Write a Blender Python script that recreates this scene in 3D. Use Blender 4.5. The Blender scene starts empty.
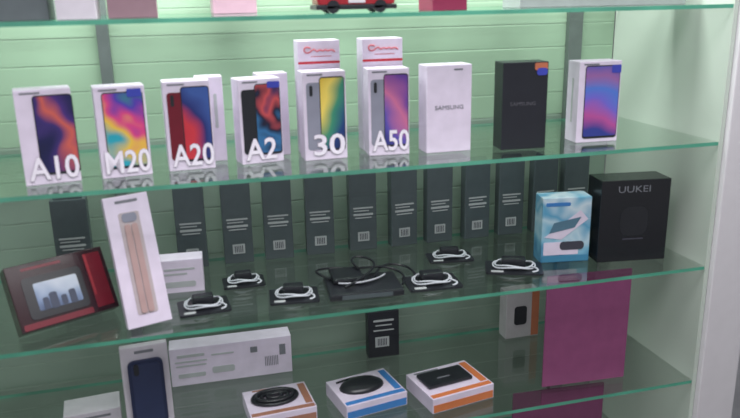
import bpy, bmesh, math, random
from mathutils import Matrix, Vector
random.seed(4)
S=bpy.context.scene
try: S.view_settings.view_transform='Standard'
except Exception: pass
COL=S.collection
# ------------------------------------------------------------------ materials
def lin(c):
    return tuple(((x/255)/12.92 if x/255<=0.04045 else ((x/255+0.055)/1.055)**2.4) for x in c)+(1,)
MC={}
def mat(name,rgb,rough=0.5,metal=0.0,var=0.06,scale=30,spec=0.5,coat=0.0):
    if name in MC: return MC[name]
    m=bpy.data.materials.new(name); m.use_nodes=True
    nt=m.node_tree; b=nt.nodes['Principled BSDF']
    c=lin(rgb)
    tc=nt.nodes.new('ShaderNodeTexCoord'); nz=nt.nodes.new('ShaderNodeTexNoise'); nz.inputs['Scale'].default_value=scale
    nt.links.new(tc.outputs['Object'],nz.inputs['Vector'])
    r=nt.nodes.new('ShaderNodeValToRGB')
    r.color_ramp.elements[0].position=0.3; r.color_ramp.elements[1].position=0.7
    r.color_ramp.elements[0].color=tuple(x*(1-var) for x in c[:3])+(1,)
    r.color_ramp.elements[1].color=tuple(min(1,x*(1+var)) for x in c[:3])+(1,)
    nt.links.new(nz.outputs['Fac'],r.inputs['Fac']); nt.links.new(r.outputs['Color'],b.inputs['Base Color'])
    b.inputs['Roughness'].default_value=rough; b.inputs['Metallic'].default_value=metal
    b.inputs['Specular IOR Level'].default_value=spec; b.inputs['Coat Weight'].default_value=coat
    MC[name]=m; return m
def wallpaper(name,cols,angle,lo,hi,k=0.4,scale=18,seed=0,const=False):
    m=bpy.data.materials.new(name); m.use_nodes=True; nt=m.node_tree; b=nt.nodes['Principled BSDF']
    tc=nt.nodes.new('ShaderNodeTexCoord')
    d=nt.nodes.new('ShaderNodeVectorMath'); d.operation='DOT_PRODUCT'; d.inputs[1].default_value=(math.cos(angle),0,math.sin(angle))
    nt.links.new(tc.outputs['Object'],d.inputs[0])
    mp=nt.nodes.new('ShaderNodeMapRange'); mp.clamp=False
    mp.inputs['From Min'].default_value=lo; mp.inputs['From Max'].default_value=hi
    nt.links.new(d.outputs['Value'],mp.inputs['Value'])
    off=nt.nodes.new('ShaderNodeVectorMath'); off.inputs[1].default_value=(seed*3.1,seed,seed*1.7); nt.links.new(tc.outputs['Object'],off.inputs[0])
    nz=nt.nodes.new('ShaderNodeTexNoise'); nz.inputs['Scale'].default_value=scale; nz.inputs['Detail'].default_value=1
    nt.links.new(off.outputs['Vector'],nz.inputs['Vector'])
    ma=nt.nodes.new('ShaderNodeMath'); ma.operation='MULTIPLY_ADD'; ma.inputs[1].default_value=k*2; 
    nt.links.new(nz.outputs['Fac'],ma.inputs[0])
    sb=nt.nodes.new('ShaderNodeMath'); sb.operation='SUBTRACT'; sb.inputs[1].default_value=k
    nt.links.new(mp.outputs['Result'],sb.inputs[0]); nt.links.new(sb.outputs[0],ma.inputs[2])
    r=nt.nodes.new('ShaderNodeValToRGB')
    if const: r.color_ramp.interpolation='CONSTANT'
    els=r.color_ramp.elements; n=len(cols)
    while len(els)<n: els.new(0.5)
    for i,c in enumerate(cols):
        els[i].position=i/(n if const else n-1); els[i].color=lin(c)
    nt.links.new(ma.outputs[0],r.inputs['Fac']); nt.links.new(r.outputs['Color'],b.inputs['Base Color'])
    b.inputs['Roughness'].default_value=0.35
    return m
def glass(name,tint,refl=1.6,base=0.02,rough=0.02):
    m=bpy.data.materials.new(name); m.use_nodes=True; nt=m.node_tree
    for n in list(nt.nodes): nt.nodes.remove(n)
    o=nt.nodes.new('ShaderNodeOutputMaterial'); mx=nt.nodes.new('ShaderNodeMixShader')
    t=nt.nodes.new('ShaderNodeBsdfTransparent'); t.inputs['Color'].default_value=tuple(tint)+(1,)
    g=nt.nodes.new('ShaderNodeBsdfGlossy'); g.inputs['Roughness'].default_value=rough; g.inputs['Color'].default_value=(.94,1,.96,1)
    lw=nt.nodes.new('ShaderNodeLayerWeight'); lw.inputs['Blend'].default_value=0.5
    pw=nt.nodes.new('ShaderNodeMath'); pw.operation='POWER'; pw.inputs[1].default_value=4.0
    nt.links.new(lw.outputs['Facing'],pw.inputs[0])
    ma=nt.nodes.new('ShaderNodeMath'); ma.operation='MULTIPLY_ADD'; ma.inputs[1].default_value=refl*0.5; ma.inputs[2].default_value=base; ma.use_clamp=True
    nt.links.new(pw.outputs[0],ma.inputs[0]); nt.links.new(ma.outputs[0],mx.inputs['Fac'])
    nt.links.new(t.outputs[0],mx.inputs[1]); nt.links.new(g.outputs[0],mx.inputs[2]); nt.links.new(mx.outputs[0],o.inputs['Surface'])
    return m
def translucent_plastic(name,rgb,mixf):
    m=mat(name,rgb,.2); nt=m.node_tree; b=nt.nodes['Principled BSDF']; o=[n for n in nt.nodes if n.type=='OUTPUT_MATERIAL'][0]
    t=nt.nodes.new('ShaderNodeBsdfTransparent'); c=lin(rgb); t.inputs['Color'].default_value=(min(1,c[0]*2.4),min(1,c[1]*2.4),min(1,c[2]*2.4),1)
    mx=nt.nodes.new('ShaderNodeMixShader'); mx.inputs[0].default_value=mixf
    nt.links.new(b.outputs[0],mx.inputs[1]); nt.links.new(t.outputs[0],mx.inputs[2]); nt.links.new(mx.outputs[0],o.inputs['Surface']); return m
WHITE=mat('white_carton',(222,211,230),.45)
OFFW=mat('offwhite_carton',(206,200,210),.5)
BLACK=mat('black_carton',(32,34,42),.4)
DGREY=mat('charcoal_card',(78,88,92),.35)
BLKP=mat('black_plastic',(34,36,42),.3)
NAVY=mat('navy_plastic',(32,42,76),.35)
SILV=mat('silver_back',(140,142,158),.3)
GREYT=mat('grey_print',(120,122,130),.5)
LETO=mat('letter_outline_print',(162,150,170),.5)
LGREY=mat('light_grey_print',(178,182,184),.5)
DKT=mat('dark_print',(62,62,74),.5)
LETW=mat('white_print',(240,234,246),.45)
RED=mat('red_print',(190,40,56),.45)
MAROON=mat('maroon_carton',(108,20,38),.3)
ORANGE=mat('orange_print',(204,118,70),.45)
BROWN=mat('brown_print',(160,112,92),.45)
BLUE=mat('blue_print',(60,124,190),.45)
STICK=mat('blue_sticker',(62,72,178),.4)
CABLE=mat('white_cable',(190,195,202),.35)
MAG=translucent_plastic('magenta_plastic',(150,84,126),.22)
# ------------------------------------------------------------------ helpers
def link(o,parent=None):
    COL.objects.link(o)
    if parent: o.parent=parent
    return o
def obj(name,bm,mats,parent=None,smooth=False):
    bmesh.ops.recalc_face_normals(bm,faces=bm.faces)
    me=bpy.data.meshes.new(name); bm.to_mesh(me); bm.free()
    for m in (mats if isinstance(mats,(list,tuple)) else [mats]): me.materials.append(m)
    if smooth:
        for p in me.polygons: p.use_smooth=True
    return link(bpy.data.objects.new(name,me),parent)
def addbox(bm,x0,x1,y0,y1,z0,z1,mi=0):
    v=[bm.verts.new(p) for p in [(x0,y0,z0),(x1,y0,z0),(x1,y1,z0),(x0,y1,z0),(x0,y0,z1),(x1,y0,z1),(x1,y1,z1),(x0,y1,z1)]]
    for f in [(0,3,2,1),(4,5,6,7),(0,1,5,4),(1,2,6,5),(2,3,7,6),(3,0,4,7)]:
        fc=bm.faces.new([v[i] for i in f]); fc.material_index=mi
def box(name,b,m,parent=None,bev=0.0015):
    bm=bmesh.new(); addbox(bm,*b)
    if bev: bmesh.ops.bevel(bm,geom=bm.edges[:],offset=bev,segments=2,affect='EDGES',profile=.6)
    return obj(name,bm,m,parent)
def fmap(face,H):
    if face=='F': return lambda u,v,n:(u,-n,v)
    if face=='T': return lambda u,v,n:(u,v,H+n)
    if face=='R': return lambda u,v,n:(H+n,u,v)
    if face=='L': return lambda u,v,n:(-H-n,u,v)
def addplate(bm,pts,n0,n1,f,mi=0):
    a=[bm.verts.new(f(p[0],p[1],n0)) for p in pts]; b=[bm.verts.new(f(p[0],p[1],n1)) for p in pts]
    k=len(pts)
    for fc in [bm.faces.new(a[::-1]),bm.faces.new(b)]+[bm.faces.new([a[i],a[(i+1)%k],b[(i+1)%k],b[i]]) for i in range(k)]: fc.material_index=mi
def rr(cx,cy,w,h,r,seg=5):
    r=min(r,w/2-1e-5,h/2-1e-5); P=[]
    for (sx,sy,a0) in [(1,1,0),(-1,1,90),(-1,-1,180),(1,-1,270)]:
        for i in range(seg+1):
            a=math.radians(a0+90*i/seg); P.append((cx+sx*(w/2-r)+r*math.cos(a),cy+sy*(h/2-r)+r*math.sin(a)))
    return P
def plate(name,parent,pts,n0,n1,m,face='F',H=0):
    bm=bmesh.new(); addplate(bm,pts,n0,n1,fmap(face,H)); return obj(name,bm,m,parent)
def bars(name,parent,lst,m,n=0.0006,face='F',H=0):
    bm=bmesh.new(); f=fmap(face,H)
    for (cx,cy,w,h) in lst: addplate(bm,rr(cx,cy,w,h,min(w,h)*.2,1),0.0001,n,f)
    return obj(name,bm,m,parent)
def text(name,parent,s,cx,cy,w,h,m,n0=0.0008,n1=0.0016,off=0.0,face='F',H=0):
    cu=bpy.data.curves.new('t','FONT'); cu.body=s; cu.align_x='CENTER'; cu.offset=off; cu.resolution_u=3; cu.extrude=.01
    o=bpy.data.objects.new('t',cu); COL.objects.link(o); bpy.context.view_layer.update()
    me=bpy.data.meshes.new_from_object(o.evaluated_get(bpy.context.evaluated_depsgraph_get()))
    bpy.data.objects.remove(o); bpy.data.curves.remove(cu)
    xs=[v.co.x for v in me.vertices]; ys=[v.co.y for v in me.vertices]
    x0,x1,y0,y1=min(xs),max(xs),min(ys),max(ys); f=fmap(face,H)
    for v in me.vertices:
        u=cx+((v.co.x-x0)/(x1-x0)-.5)*w; q=cy+((v.co.y-y0)/(y1-y0)-.5)*h
        v.co=f(u,q,n1 if v.co.z>0 else n0)
    me.materials.clear(); me.materials.append(m); me.name=name
    return link(bpy.data.objects.new(name,me),parent)
def thing(name,label,cat,loc,yaw=0,tilt=0,roll=0,group=None):
    e=bpy.data.objects.new(name,None); e.empty_display_size=.03; COL.objects.link(e)
    e.matrix_world=Matrix.Translation(loc)@Matrix.Rotation(math.radians(yaw),4,'Z')@Matrix.Rotation(math.radians(-tilt),4,'X')@Matrix.Rotation(math.radians(roll),4,'Y')
    e['label']=label; e['category']=cat
    if group: e['group']=group
    return e
def curve(name,parent,paths,rad,m,cyc=False):
    cu=bpy.data.curves.new('c','CURVE'); cu.dimensions='3D'; cu.bevel_depth=rad; cu.bevel_resolution=2; cu.resolution_u=6
    for pts in paths:
        sp=cu.splines.new('NURBS'); sp.points.add(len(pts)-1); sp.order_u=min(4,len(pts)); sp.use_endpoint_u=not cyc; sp.use_cyclic_u=cyc
        for i,p in enumerate(pts): sp.points[i].co=(p[0],p[1],p[2],1)
    cu.use_fill_caps=True
    o=bpy.data.objects.new('c',cu); COL.objects.link(o); bpy.context.view_layer.update()
    me=bpy.data.meshes.new_from_object(o.evaluated_get(bpy.context.evaluated_depsgraph_get()))
    bpy.data.objects.remove(o); bpy.data.curves.remove(cu)
    me.materials.clear(); me.materials.append(m); me.name=name
    for p in me.polygons: p.use_smooth=True
    return link(bpy.data.objects.new(name,me),parent)
def easel(t,x,d,h,zsh):
    """thin prop behind a leaning carton, from its back down to the shelf"""
    M=t.matrix_world; a=M@Vector((x,d+.001,h)); f=Vector((M.col[1][0],M.col[1][1],0)).normalized()
    b=Vector((a.x,a.y,zsh+.0025))+f*.03; i=M.inverted(); a=i@a; b=i@b
    o=curve('easel_prop',t,[[tuple(a),tuple(a.lerp(b,.5)),tuple(b)]],.002,CABLE); return o
def struct(o,):
    o['kind']='structure'; return o
# ------------------------------------------------------------------ room
WALLM=mat('room_wall_paint',(190,192,196),.8); FLOORM=mat('floor_tile',(120,118,116),.4,scale=4); CEILM=mat('ceiling_paint',(225,225,222),.9)
struct(box('floor',(-2.5,3,-3.2,.75,-.1,0),FLOORM,bev=0))
struct(box('ceiling',(-2.5,3,-3.2,.75,2.7,2.8),CEILM,bev=0))
struct(box('wall_back',(-2.5,3,.65,.75,0,2.7),WALLM,bev=0))
struct(box('wall_right',(2.9,3,-3.2,.65,0,2.7),WALLM,bev=0))
# ------------------------------------------------------------------ cabinet
XL,XR,YB=-.72,1.062,.402
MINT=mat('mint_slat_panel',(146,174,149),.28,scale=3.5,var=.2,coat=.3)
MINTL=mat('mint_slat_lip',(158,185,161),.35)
SHADE=mat('shaded_slat_panel',(136,156,142),.28,scale=3.5,var=.2,coat=.3)  # lower slats: light falloff down the cabinet painted in as a darker tone
SHADEL=mat('shaded_slat_lip',(148,167,153),.35)
FROST=mat('frosted_side_panel',(190,202,191),.3,scale=3,var=.08)
ALU=mat('pale_frame_metal',(222,220,224),.35,metal=.05,var=.02)
POST=mat('steel_upright',(118,128,126),.28,metal=.5)
cab=thing('display_cabinet','tall shop display cabinet with mint slatted back and pale frame','display cabinet',(0.17,.2,0))
off=Vector((-0.17,-.2,0))
def cb(name,b,m,bev=.001):
    o=box(name,b,m,cab,bev); o.location=off; return o
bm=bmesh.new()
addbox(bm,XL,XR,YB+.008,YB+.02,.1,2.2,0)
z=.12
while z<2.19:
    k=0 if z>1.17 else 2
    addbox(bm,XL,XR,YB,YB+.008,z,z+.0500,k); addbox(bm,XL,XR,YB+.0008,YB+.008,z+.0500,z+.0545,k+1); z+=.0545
p=obj('back_panel',bm,[MINT,MINTL,SHADE,SHADEL],cab); p.location=off; p['label']='mint green slatted back panel'
cb('side_panel',(XR+.002,XR+.012,.0,YB,.1,2.2),FROST)
cb('side_panel',(XL-.012,XL-.002,.0,YB,.1,2.2),FROST)
cb('frame_post',(XR+.013,XR+.110,-.012,.012,.0,2.2),ALU,.003)
cb('frame_post',(XL-.110,XL-.013,-.012,.012,.0,2.2),ALU,.003)
cb('frame_post',(XR+.014,XR+.060,YB-.02,YB+.02,.0,2.2),ALU,.004)
cb('frame_post',(XL-.060,XL-.014,YB-.02,YB+.02,.0,2.2),ALU,.004)
cb('plinth',(XL,XR,0,YB,0,.1),ALU); cb('cabinet_top',(XL-.06,XR+.06,-.012,YB+.02,2.2,2.26),ALU)
for x,w in ((-.127,.012),(.948,.018)):
    u=cb('upright',(x-w,x+w,YB-.018,YB-.002,.1,2.2),POST)
EDGE=mat('green_glass_edge',(82,160,134),.15,spec=.8,var=.3,scale=8)
GL=glass('clear_green_glass',(.925,.94,.93),refl=1.6,base=.07)
SH=[1.470,1.200,.931,.661,.39]
for i,z in enumerate(SH):
    bm=bmesh.new(); addbox(bm,XL,XR,0,YB-.022,z-.0075,z,0)
    for f in bm.faces:
        f.normal_update()
        if abs(f.normal.y)>.5: f.material_index=1
    c=Vector(((XL+XR)/2,.2,z-.0075)); bmesh.ops.translate(bm,vec=-c,verts=bm.verts)
    o=obj('glass_shelf',bm,[GL,EDGE]); o.location=c
    o['label']='clear glass shelf with bright green polished edge'; o['category']='shelf'; o['group']='glass shelves in the cabinet'
# ------------------------------------------------------------------ phone boxes on shelf 2
def phonebox(x,y,w,h,yaw,txt,scr,label,back=None,sticker=None,scx=.010,scw=.046,z=1.2,tw=.90,tcx=.003,sh=.84,shc=.52):
    t=thing('phone_box',label,'phone box',(x,y,z),yaw,group='boxed phones on the upper shelf')
    box('carton',(-w/2,w/2,0,.05,0,h),WHITE,t)
    if back: 
        plate('phone_back_picture',t,rr(scx-.028,h*.50,.034,h*.76,.006),.0001,.0006,back)
        bm=bmesh.new(); f=fmap('F',0)
        addplate(bm,rr(scx-.036,h*.79,.006,.020,.003),.0006,.0010,f); obj('camera_picture',bm,BLKP,t)
    ph=plate('phone_picture',t,rr(scx+.004,h*shc,scw,h*sh,.006),.0002,.0009,BLKP)
    plate('screen',ph,rr(scx+.004,h*shc+.001,scw-.003,h*(sh-.04),.004),.0009,.0013,scr)
    bars('heading_print',t,[(-w*.22,h*.965,w*.36,.0028)],GREYT)
    if txt:
        text('number_lettering_outline',t,txt,tcx,h*.175,w*tw+.0015,.0415,LETO,.0014,.0017,off=.028)  # grey printed outline around the white number
        text('number_lettering',t,txt,tcx,h*.175,w*tw,.0400,LETW,.0018,.0023,off=.014)
    if sticker: plate('sticker',t,rr(*sticker,.002),.0014,.0018,STICK)
    return t
pi=math.pi
phonebox(-.208,.075,.088,.160,10,'A10',wallpaper('screen_navy_orange',[(22,26,62),(26,28,76),(60,44,110),(204,96,84),(70,44,120),(30,30,80)],.3,-.02,.09,.5,16,1),'white phone box with navy and orange screen picture, lettered A10',scx=.010,scw=.062)
phonebox(-.088,.086,.084,.158,8,'M20',wallpaper('screen_rainbow',[(40,160,180),(230,190,70),(215,70,130),(80,60,170),(40,150,120)],.9,.02,.15,.6,22,2),'white phone box with yellow and pink screen, lettered M20',sticker=(.024,.146,.024,.014),scx=.000,scw=.068)
phonebox(.024,.104,.082,.160,3,'A20',wallpaper('screen_red_blue',[(40,46,120),(190,44,60),(200,54,66),(34,44,110),(60,90,160)],.4,-.03,.07,.4,14,3),'white phone box with red and dark blue phone picture, lettered A20',back=MAROON,scw=.050)
phonebox(.154,.118,.080,.157,9,'A2',wallpaper('screen_teal_red',[(16,20,40),(50,110,160),(20,24,50),(200,80,84),(40,40,90)],1.2,.0,.16,.7,26,5),'white phone box with black phone picture, lettered A2',back=BLKP,sticker=(.026,.145,.024,.012),scw=.048,tw=.74,tcx=-.003)
phonebox(.273,.107,.082,.166,2,'30',wallpaper('screen_yellow_blue',[(225,190,70),(235,210,100),(60,140,110),(30,60,120),(20,40,90)],-.5,-.08,.02,.35,13,6),'white phone box with yellow and blue screen, lettered 30',back=SILV,tw=.74,tcx=.006,scw=.048)
phonebox(.397,.106,.080,.166,-4,'A50',wallpaper('screen_pink_purple',[(40,50,120),(90,80,170),(200,110,150),(100,60,150),(30,40,100)],.7,0,.15,.4,14,7),'white phone box with purple and blue screen, lettered A50',back=SILV,scw=.048)
t=phonebox(.835,.085,.092,.164,-3,None,wallpaper('screen_lilac_gradient',[(50,60,140),(180,80,150),(110,100,200),(80,120,205),(150,100,160),(70,90,180)],1.3,.01,.16,.25,12,8),'white phone box with lilac gradient phone, blue sticker, no number',sticker=(.034,.148,.020,.016),scx=.001,scw=.076,sh=.9,shc=.5)
bars('side_print',t,[(.025,.085,.006,.09)],LGREY,face='L',H=.046)
# companion cartons behind
for (x,y,w,h,yaw,lab) in [(.066,.165,.05,.160,0,'slim plain white carton standing behind a phone box'),(.186,.178,.06,.160,4,'plain white carton half hidden behind a phone box')]:
    t=thing('spare_carton',lab,'box',(x,y,1.2),yaw,group='plain white cartons behind the phone boxes')
    box('carton',(-w/2,w/2,0,.04,0,h),WHITE,t); bars('side_print',t,[(w*.2,h*.6,.006,h*.4)],LGREY)
for (x,y,lab) in [(.276,.164,'tall white accessory carton with red script mark behind phone box'),(.402,.163,'tall white accessory carton with red script mark and band')]:
    t=thing('accessory_carton',lab,'box',(x,y,1.2),0,group='tall accessory cartons with red script mark')
    box('carton',(-.041,.041,0,.045,0,.219),WHITE,t)
    bars('red_band',t,[(0,.1775,.081,.0045)],RED)
    SR=mat('soft_red_print',(196,96,106),.5)
    P=[(-.016,-.001,.205),(-.026,-.001,.209),(-.031,-.001,.200),(-.022,-.001,.194),(-.014,-.001,.200),(-.008,-.001,.204),(-.004,-.001,.196),(.002,-.001,.203),(.008,-.001,.197),(.013,-.001,.203),(.018,-.001,.196),(.024,-.001,.203),(.031,-.001,.197)]
    curve('script_mark',t,[P],.0013,SR)
    bars('small_print',t,[(.004,.189,.040,.0012)],SR)
# plain white and black ones
t=thing('phone_box','plain white phone box with small grey lettering','phone box',(.515,.094,1.2),0,group='boxed phones on the upper shelf')
box('carton',(-.046,.046,0,.05,0,.169),WHITE,t); text('small_lettering',t,'SAMSUNG',0,.088,.058,.008,GREYT,.0002,.0008)
bars('corner_print',t,[(.018,.160,.018,.003)],GREYT)
t=thing('phone_box','matt black phone box with orange and blue stickers','phone box',(.663,.070,1.2),-5,group='boxed phones on the upper shelf')
box('carton',(-.046,.046,0,.05,0,.170),BLACK,t); text('small_lettering',t,'SAMSUNG',-.004,.09,.052,.007,mat('dim_print',(90,90,98),.5),.0002,.0008)
plate('sticker',t,rr(.031,.161,.026,.014,.003),.0002,.0008,mat('orange_sticker',(190,110,80),.5))
plate('round_sticker',t,rr(.033,.151,.022,.014,.006),.0009,.0013,STICK)
# ------------------------------------------------------------------ shelf 3: hanging-card packs in back
z3=.931
packs=[(-.225,.30),(.012,.33),(.112,.33),(.202,.33),(.297,.33),(.398,.33),(.497,.33),(.585,.33),(.680,.33),(.768,.33),(.858,.33),(.942,.33)]
for i,(x,y) in enumerate(packs):
    t=thing('cable_pack','tall charcoal accessory pack with pale print and small barcode label','accessory pack',(x,y,z3),random.uniform(-4,4),group='charcoal accessory packs along the back')
    w=.064 if i else .07; h=.195
    box('pack_body',(-w/2,w/2,0,.028,0,h-.012),DGREY,t,.002)
    plate('hang_tab',t,rr(0,h-.012,w*.8,.034,.008),-.008,-.007,DGREY)
    bars('printed_lines',t,[(0,h*.52,w*.72,.0035),(-.004,h*.485,w*.55,.0025),(0,h*.44,w*.72,.005),(0,h*.40,w*.6,.0025)],LGREY)
    plate('barcode_label',t,rr(0,h*.17,w*.42,.022,.001),.0002,.0008,LGREY)
    bars('barcode',t,[(-.008+.004*k,h*.17,.0018,.015) for k in range(5)],DKT,n=.0012)
# coiled cable kits lying in front
def cablekit(x,y,yaw,w,d,lab,black=False):
    t=thing('cable_kit',lab,'cable',(x,y,z3),yaw,group='coiled cable kits on the middle shelf')
    plate('backing_card',t,rr(0,0,w,d,.006),0,.004,BLKP,'T',0)
    r=[]
    for k in range(2):
        P=[]
        for i in range(16):
            a=2*pi*i/16; rx=w*(.38-.04*k); ry=d*(.36-.04*k)
            P.append((rx*math.cos(a),ry*math.sin(a)+d*.02,.009+.003*k+.003*math.sin(3*a+k)))
        r.append(P)
    cbl=curve('coiled_cable',t,r,.0018,CABLE,cyc=True)
    curve('loose_end',t,[[(w*.3,-d*.1,.010),(w*.42,-d*.3,.010),(w*.45,-d*.42,.008),(w*.3,-d*.45,.007)]],.0018,CABLE)
    b=box('plug',(-w*.22,w*.2,-d*.14,d*.2,.004,.026),BLKP,t,.005)
    plate('product_label',t,rr(-w*.30,-d*.38,w*.22,d*.12,.002),.0041,.0047,LGREY,'T',0)
    return t
cablekit(.022,.100,4,.096,.075,'coiled white cable kit on black card with plug')
cablekit(.108,.205,0,.085,.060,'small coiled white cable kit on black card')
cablekit(.196,.100,-6,.096,.075,'coiled white cable kit with bright loop on black card')
cablekit(.478,.085,-3,.110,.080,'coiled white cable kit on wide black card')
cablekit(.566,.215,-8,.100,.060,'coiled white cable kit set further back on shelf')
cablekit(.672,.110,-22,.120,.075,'flat coiled white cable kit lying beside blue carton')
# middle black device with leads
t=thing('headset_stand','black flat electronic device with spread black leads','electronic device',(.335,.09,z3),-4)
box('device_base',(-.074,.074,-.045,.060,0,.014),BLKP,t,.004)
box('raised_body',(-.060,.005,.005,.075,.0145,.026),BLKP,t,.006)
box('display_strip',(-.05,.05,-.0465,-.0455,.003,.011),DGREY,t,0)
curve('lead',t,[[(-.06,.03,.018),(-.10,.07,.022),(-.07,.12,.012),(0,.10,.010),(.03,.06,.026),(.07,.09,.014),(.105,.05,.006),(.08,.0,.006)],[(.0,.05,.028),(-.02,.10,.036),(.02,.12,.034),(.05,.06,.030),(.0,.0,.028),(-.04,-.02,.018)],[(.03,.03,.016),(.05,.10,.016),(.10,.12,.008),(.13,.08,.004),(.11,.0,.004)]],.0026,BLKP)
curve('white_lead',t,[[(-.05,.0,.020),(-.02,-.02,.022),(.03,.0,.020),(.05,.03,.020)]],.0018,CABLE)
# small white carton
t=thing('charger_carton','small white carton with grey print standing on glass shelf','box',(-.018,.19,z3),-3)
box('carton',(-.046,.046,0,.045,0,.070),WHITE,t); bars('printed_lines',t,[(0,.05,.06,.004),(-.008,.04,.045,.004),(.0,.018,.06,.012)],LGREY)
# watch strap carton
t=thing('watch_strap_carton','tall slim white carton with rose strap window, leaning back','box',(-.074,.030,z3+.022*math.sin(math.radians(17))+.002),14,17,-2)
W,H=.078,.236
box('carton',(-W/2,W/2,0,.022,0,H),WHITE,t)
plate('window',t,rr(0,H*.48,W*.46,H*.78,.004),.0002,.0008,mat('window_tint',(186,174,178),.2))
ROSE=mat('rose_strap',(180,150,148),.5)
b=plate('strap',t,rr(-.006,H*.44,.0105,H*.68,.004),.0010,.003,ROSE)
b=plate('strap',t,rr(.0065,H*.44,.0105,H*.68,.004),.0010,.003,ROSE)
plate('watch_face_picture',t,rr(0,H*.83,.026,.016,.006),.0010,.002,SILV)
bars('heading_print',t,[(0,H*.955,W*.5,.005)],GREYT)
easel(t,0,.022,.15,z3)
# red / black gadget carton
t=thing('gadget_carton','black and red carton showing device with bright screen, tilted back','box',(-.208,.072,z3+.035*math.sin(math.radians(30))+.001),27,30,0)
W,H=.174,.120
box('carton',(-W/2,W/2,0,.035,0,H),mat('dark_maroon_carton',(44,16,26),.22,coat=.4),t)
plate('red_panel',t,rr(W*.37,H*.5,W*.18,H*.86,.002),.0002,.0007,MAROON)
plate('red_stripe',t,rr(W*.30,H*.60,W*.025,H*.66,.002),.0009,.0013,mat('dull_red_print',(150,32,46),.45))
plate('lower_band',t,rr(-W*.12,H*.06,W*.7,H*.09,.002),.0002,.0007,MAROON)
d=plate('device_picture',t,rr(-W*.08,H*.46,W*.60,H*.64,.008),.0008,.0014,BLKP)
sc=plate('screen',d,rr(-W*.06,H*.46,W*.44,H*.42,.003),.0014,.0018,wallpaper('screen_bluegrey',[(50,66,100),(110,130,165),(150,165,190),(190,198,212),(200,205,218)],1.3,.02,.085,.35,30,9))
bars('skyline_picture',sc,[(-W*.20,H*.34,.010,.022),(-W*.12,H*.36,.014,.030),(-W*.02,H*.33,.010,.018),(W*.07,H*.35,.012,.026)],mat('slate_print',(48,58,82),.4),n=.0024)
bars('heading_print',t,[(-W*.15,H*.91,W*.4,.005)],MAROON)
easel(t,0,.035,.09,z3)
# blue white carton
t=thing('earphone_carton','blue and white gadget carton with printed device','box',(.795,.115,z3),-9)
W,H=.108,.146
box('carton',(-W/2,W/2,0,.05,0,H),wallpaper('blue_white_print',[(60,125,165),(120,180,206),(185,212,224),(90,160,195),(205,222,232),(110,175,205)],1.2,.0,.16,.4,22,11),t)
plate('blue_panel',t,rr(0,H*.06,W*.96,H*.09,.002),.0002,.0007,mat('teal_print',(60,130,165),.4))
plate('white_panel',t,rr(-.010,H*.22,W*.72,H*.2,.002),.0002,.0007,WHITE)
plate('device_picture',t,rr(.014,H*.26,W*.5,H*.13,.008),.0009,.0014,DKT)
plate('pale_picture',t,[(-.048,H*.40),(-.010,H*.36),(.048,H*.66),(.030,H*.80)],.0003,.0007,WHITE)
plate('tilted_picture',t,[(-.038,H*.46),(.018,H*.54),(.032,H*.70),(-.028,H*.62)],.0009,.0014,mat('slate_blue_print',(84,120,140),.4))
bars('heading_print',t,[(-.02,H*.9,W*.5,.008)],BLUE)
# black branded carton
t=thing('speaker_carton','large glossy black carton with pale lettering','box',(.935,.078,z3),-8)
W,H=.155,.182
box('carton',(-W/2,W/2,0,.07,0,H),mat('gloss_black_carton',(24,26,31),.25),t)
text('lettering',t,'UUKEI',-.004,H*.89,W*.46,.014,GREYT,.0002,.0008)
bars('printed_lines',t,[(0,H*.28,W*.3,.003)],DKT)
plate('printed_frame',t,rr(0,H*.5,W*.4,H*.36,.02),.0002,.0005,mat('soft_black_print',(32,34,39),.3))
# ------------------------------------------------------------------ shelf 4
z4=.661
t=thing('phone_case_pack','clear-fronted pack holding a navy phone case','phone case',(-.100,.150,z4+.002),5,5)
W,H=.092,.176
box('pack_body',(-W/2,W/2,0,.02,0,H),OFFW,t,.003)
plate('phone_case',t,rr(0,H*.44,W*.74,H*.8,.012),.0005,.007,NAVY)
plate('case_inset',t,rr(0,H*.44,W*.60,H*.72,.009),.0072,.0085,mat('deep_navy',(44,54,88),.3))
bars('heading_print',t,[(0,H*.93,W*.4,.006)],GREYT)
bm=bmesh.new(); f=fmap('F',0); addplate(bm,rr(-.018,H*.74,.010,.024,.005),.0086,.0098,f); obj('camera_cutout',bm,BLKP,t)
t=thing('long_carton','long low white carton with grey print and picture','box',(.077,.305,z4),-1)
W,H=.272,.092
box('carton',(-W/2,W/2,0,.05,0,H),WHITE,t)
bars('printed_lines',t,[(-.09,.072,.06,.007),(-.09,.058,.07,.004),(-.09,.048,.066,.004),(-.02,.068,.05,.004),(-.02,.03,.05,.016),(-.09,.024,.06,.010)],LGREY)
bars('barcode',t,[(.075+.004*k,.035,.0018,.024) for k in range(8)],GREYT)
plate('picture_print',t,rr(.05,.068,.016,.014,.001),.0001,.0006,GREYT)
plate('picture_print',t,rr(.115,.060,.014,.026,.001),.0001,.0006,GREYT)
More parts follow.
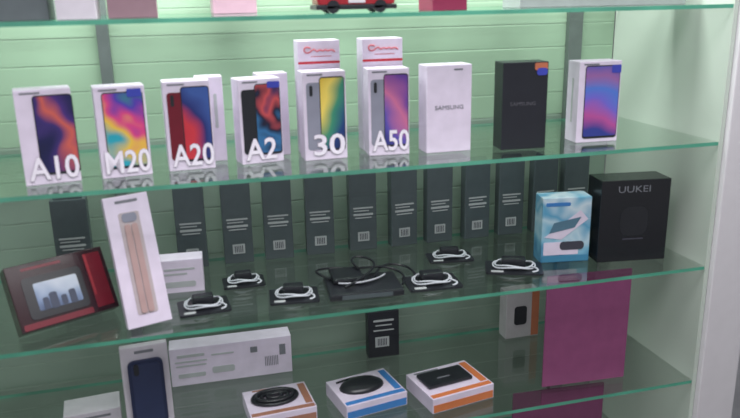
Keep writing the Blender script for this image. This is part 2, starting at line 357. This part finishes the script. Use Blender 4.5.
def flatbox(x,y,yaw,w,d,h,body,accent,lab,kind):
    t=thing('gadget_carton',lab,'box',(x,y,z4),yaw,group='flat gadget cartons on the lower shelf')
    box('carton',(-w/2,w/2,-d/2,d/2,0,h),body,t)
    plate('side_band',t,rr(0,h*.32,w*.97,h*.5,.001),.0002,.0007,accent).location=(0,-d/2,0)
    plate('top_band',t,rr(0,-d*.42,w*.96,d*.11,.001),.0002,.0006,accent,'T',h)
    plate('corner_band',t,rr(w*.42,d*.05,w*.11,d*.76,.001),.0002,.0006,accent,'T',h)
    if kind=='mouse':
        bm=bmesh.new(); bmesh.ops.create_uvsphere(bm,u_segments=20,v_segments=10,radius=1)
        for v in bm.verts: v.co=Vector((v.co.x*w*.36+ -w*.05, v.co.y*d*.30+d*.06, h+max(0,v.co.z)*.014))
        obj('blister_device',bm,BLKP,t,True)
        curve('device_cord',t,[[(w*.2,d*.1,h+.003),(w*.34,d*.28,h+.003),(0,d*.44,h+.003),(-w*.38,d*.32,h+.003)]],.002,BLKP)
    elif kind=='router':
        box('blister_device',(-w*.42,w*.30,-d*.20,d*.30,h+.0005,h+.009),BLKP,t,.004)
        bars('device_lights',t,[(-w*.1,-.0,w*.2,.004)],GREYT,face='T',H=h+.009)
        bars('printed_lines',t,[(-w*.2,d*.42,w*.4,.005)],GREYT,face='T',H=h)
    else:
        P=[[(w*a*math.cos(2*pi*i/12)-w*.05,d*b*math.sin(2*pi*i/12)+d*.06,h+c) for i in range(12)] for a,b,c in ((.36,.30,.0035),(.30,.22,.0065),(.22,.15,.0045),(.12,.08,.006))]
        curve('blister_cable',t,P,.004,BLKP,cyc=True)
        bars('printed_lines',t,[(-w*.15,d*.44,w*.4,.005)],BROWN,face='T',H=h)
    return t
flatbox(.158,.136,4,.136,.110,.030,WHITE,BROWN,'flat white carton with brown trim and coiled black cable','cable')
flatbox(.345,.130,10,.140,.115,.032,WHITE,BLUE,'flat white and blue carton with black mouse under blister','mouse')
flatbox(.526,.105,10,.150,.120,.034,WHITE,ORANGE,'flat white and orange carton with black device under blister','router')
t=thing('gadget_carton','upright white carton with orange side behind magenta sheet','box',(.80,.31,z4),0)
box('carton',(-.045,.045,0,.04,0,.125),mat('grey_carton_board',(176,172,176),.5),t); plate('side_band',t,rr(.034,.0625,.020,.12,.001),.0002,.0007,mat('dull_orange_print',(176,104,72),.5)); plate('device_picture',t,rr(-.006,.06,.034,.05,.008),.0002,.0008,BLKP)
t=thing('adapter_pack','small black adapter pack with pale label standing near back','accessory pack',(.437,.31,z4),-2)
box('pack_body',(-.038,.038,0,.03,0,.118),BLACK,t); plate('label',t,rr(-.004,.04,.034,.026,.001),.0002,.0007,LGREY)
bars('printed_lines',t,[(0,.095,.05,.005),(0,.083,.04,.003),(0,.070,.05,.003)],LGREY)
bars('barcode',t,[(-.014+.004*k,.04,.0018,.018) for k in range(6)],DKT,n=.0012)
t=thing('small_carton','low white carton with grey top print','box',(-.215,.185,z4),5)
box('carton',(-.055,.055,0,.07,0,.036),OFFW,t); bars('printed_lines',t,[(0,.024,.07,.005),(0,.013,.05,.004)],GREYT)
t=thing('magenta_panel','upright translucent magenta plastic sheet','plastic sheet',(.828,.062,z4),-3)
plate('sheet',t,rr(0,.131,.197,.260,.002),-.003,0,MAG)
t=thing('magenta_panel','dim magenta stand-in for the sheet reflected in the glass shelf','plastic sheet',(.78,.08,.39),-3)  # solid panel in place of the upper sheet's reflection in the glass
plate('sheet',t,rr(0,.128,.22,.252,.002),-.003,0,translucent_plastic('reflected_magenta',(134,78,114),.3))
# ------------------------------------------------------------------ shelf 1 goods
z1=1.470
def top(name,label,cat,x0,x1,y,h,m,extra=None):
    t=thing(name,label,cat,((x0+x1)/2,y,z1),0); w=x1-x0
    box('carton',(-w/2,w/2,0,.08,0,h),m,t)
    bars('printed_lines',t,[(0,h*.7,w*.6,h*.06),(0,h*.5,w*.4,h*.04)],GREYT)
    return t
top('dark_carton','dark grey carton on top shelf','box',-.31,-.178,.05,.11,mat('slate_carton',(90,98,102),.5))
top('white_carton','small white carton on top shelf','box',-.165,-.105,.03,.10,OFFW)
top('pink_carton','dusty pink carton beside white carton','box',-.09,-.012,.06,.12,mat('dusty_pink_carton',(140,112,122),.5))
top('pink_carton','pale pink carton further back on shelf','box',.09,.175,.26,.12,mat('pale_pink_carton',(172,142,156),.5))
top('magenta_reflection','crimson block standing in for a magenta reflection on top shelf','box',.468,.535,.06,.07,mat('crimson_reflection',(130,34,70),.5))  # box shape and colour stand in for a magenta reflection
t=top('grey_carton','wide pale grey carton on top shelf','box',.66,1.03,.10,.05,mat('pale_grey_carton',(150,160,158),.5))
t=thing('toy_car','small dark red toy car with black chassis and wheels','toy',(.322,.04,z1),0)
bm=bmesh.new(); f=fmap('F',0)
addplate(bm,[(-.068,.012),(.068,.012),(.070,.026),(.040,.034),(.022,.052),(-.030,.052),(-.048,.034),(-.070,.028)],-.055,0,f)
bmesh.ops.bevel(bm,geom=bm.edges[:],offset=.003,segments=2,affect='EDGES')
obj('car_body',bm,mat('red_paint',(150,26,38),.25,coat=.5),t)
box('chassis',(-.072,.072,-.003,.058,.006,.014),BLKP,t,.002)
plate('side_window',t,[(-.040,.035),(.034,.035),(.019,.048),(-.028,.048)],.0002,.001,BLKP)
plate('number_plate',t,rr(0,.021,.03,.008,.001),.0002,.001,OFFW)
for x in (-.042,.042):
    for y in (-.003,.045):
        bm=bmesh.new(); bmesh.ops.create_cone(bm,cap_ends=True,segments=24,radius1=.011,radius2=.011,depth=.012,matrix=Matrix.Translation((x,y+.006,.011))@Matrix.Rotation(pi/2,4,'X'))
        obj('wheel',bm,BLKP,t)
# ------------------------------------------------------------------ lights
def area(name,loc,size,sy,power,col,rot=(0,0,0)):
    l=bpy.data.lights.new(name,'AREA'); l.shape='RECTANGLE'; l.size=size; l.size_y=sy; l.energy=power; l.color=col
    o=bpy.data.objects.new(name,l); COL.objects.link(o); o.location=loc; o.rotation_euler=rot; return o
area('ceiling_light',(.4,-.75,2.6),1.6,.7,42,(1,.97,1))
area('cabinet_fill_light',(.17,.17,1.90),1.6,.12,14.5,(.96,1,.97))  # unseen lamp inside the cabinet, added to brighten the upper back panel
w=bpy.data.worlds.new('World'); S.world=w; w.use_nodes=True
w.node_tree.nodes['Background'].inputs['Color'].default_value=(.84,.84,.90,1); w.node_tree.nodes['Background'].inputs['Strength'].default_value=.5
# ------------------------------------------------------------------ camera
c=bpy.data.cameras.new('camera'); co=bpy.data.objects.new('camera',c); COL.objects.link(co)
c.sensor_width=36; c.lens=36; c.clip_start=.01
c.dof.use_dof=True; c.dof.focus_distance=2.0; c.dof.aperture_fstop=3.6
X=Vector((0.96573729,-0.08866325,0.24390635)); D=Vector((0.01889228,0.96135512,0.27466235)); Y=Vector((-0.25883307,-0.26064373,0.93009155))
right=Vector((X[0],Y[0],-D[0])); down=Vector((X[1],Y[1],-D[1])); fwd=Vector((X[2],Y[2],-D[2]))
M=Matrix((( right[0],-down[0],-fwd[0],0),(right[1],-down[1],-fwd[1],-1.25),(right[2],-down[2],-fwd[2],1.495),(0,0,0,1)))
co.matrix_world=M
S.camera=co
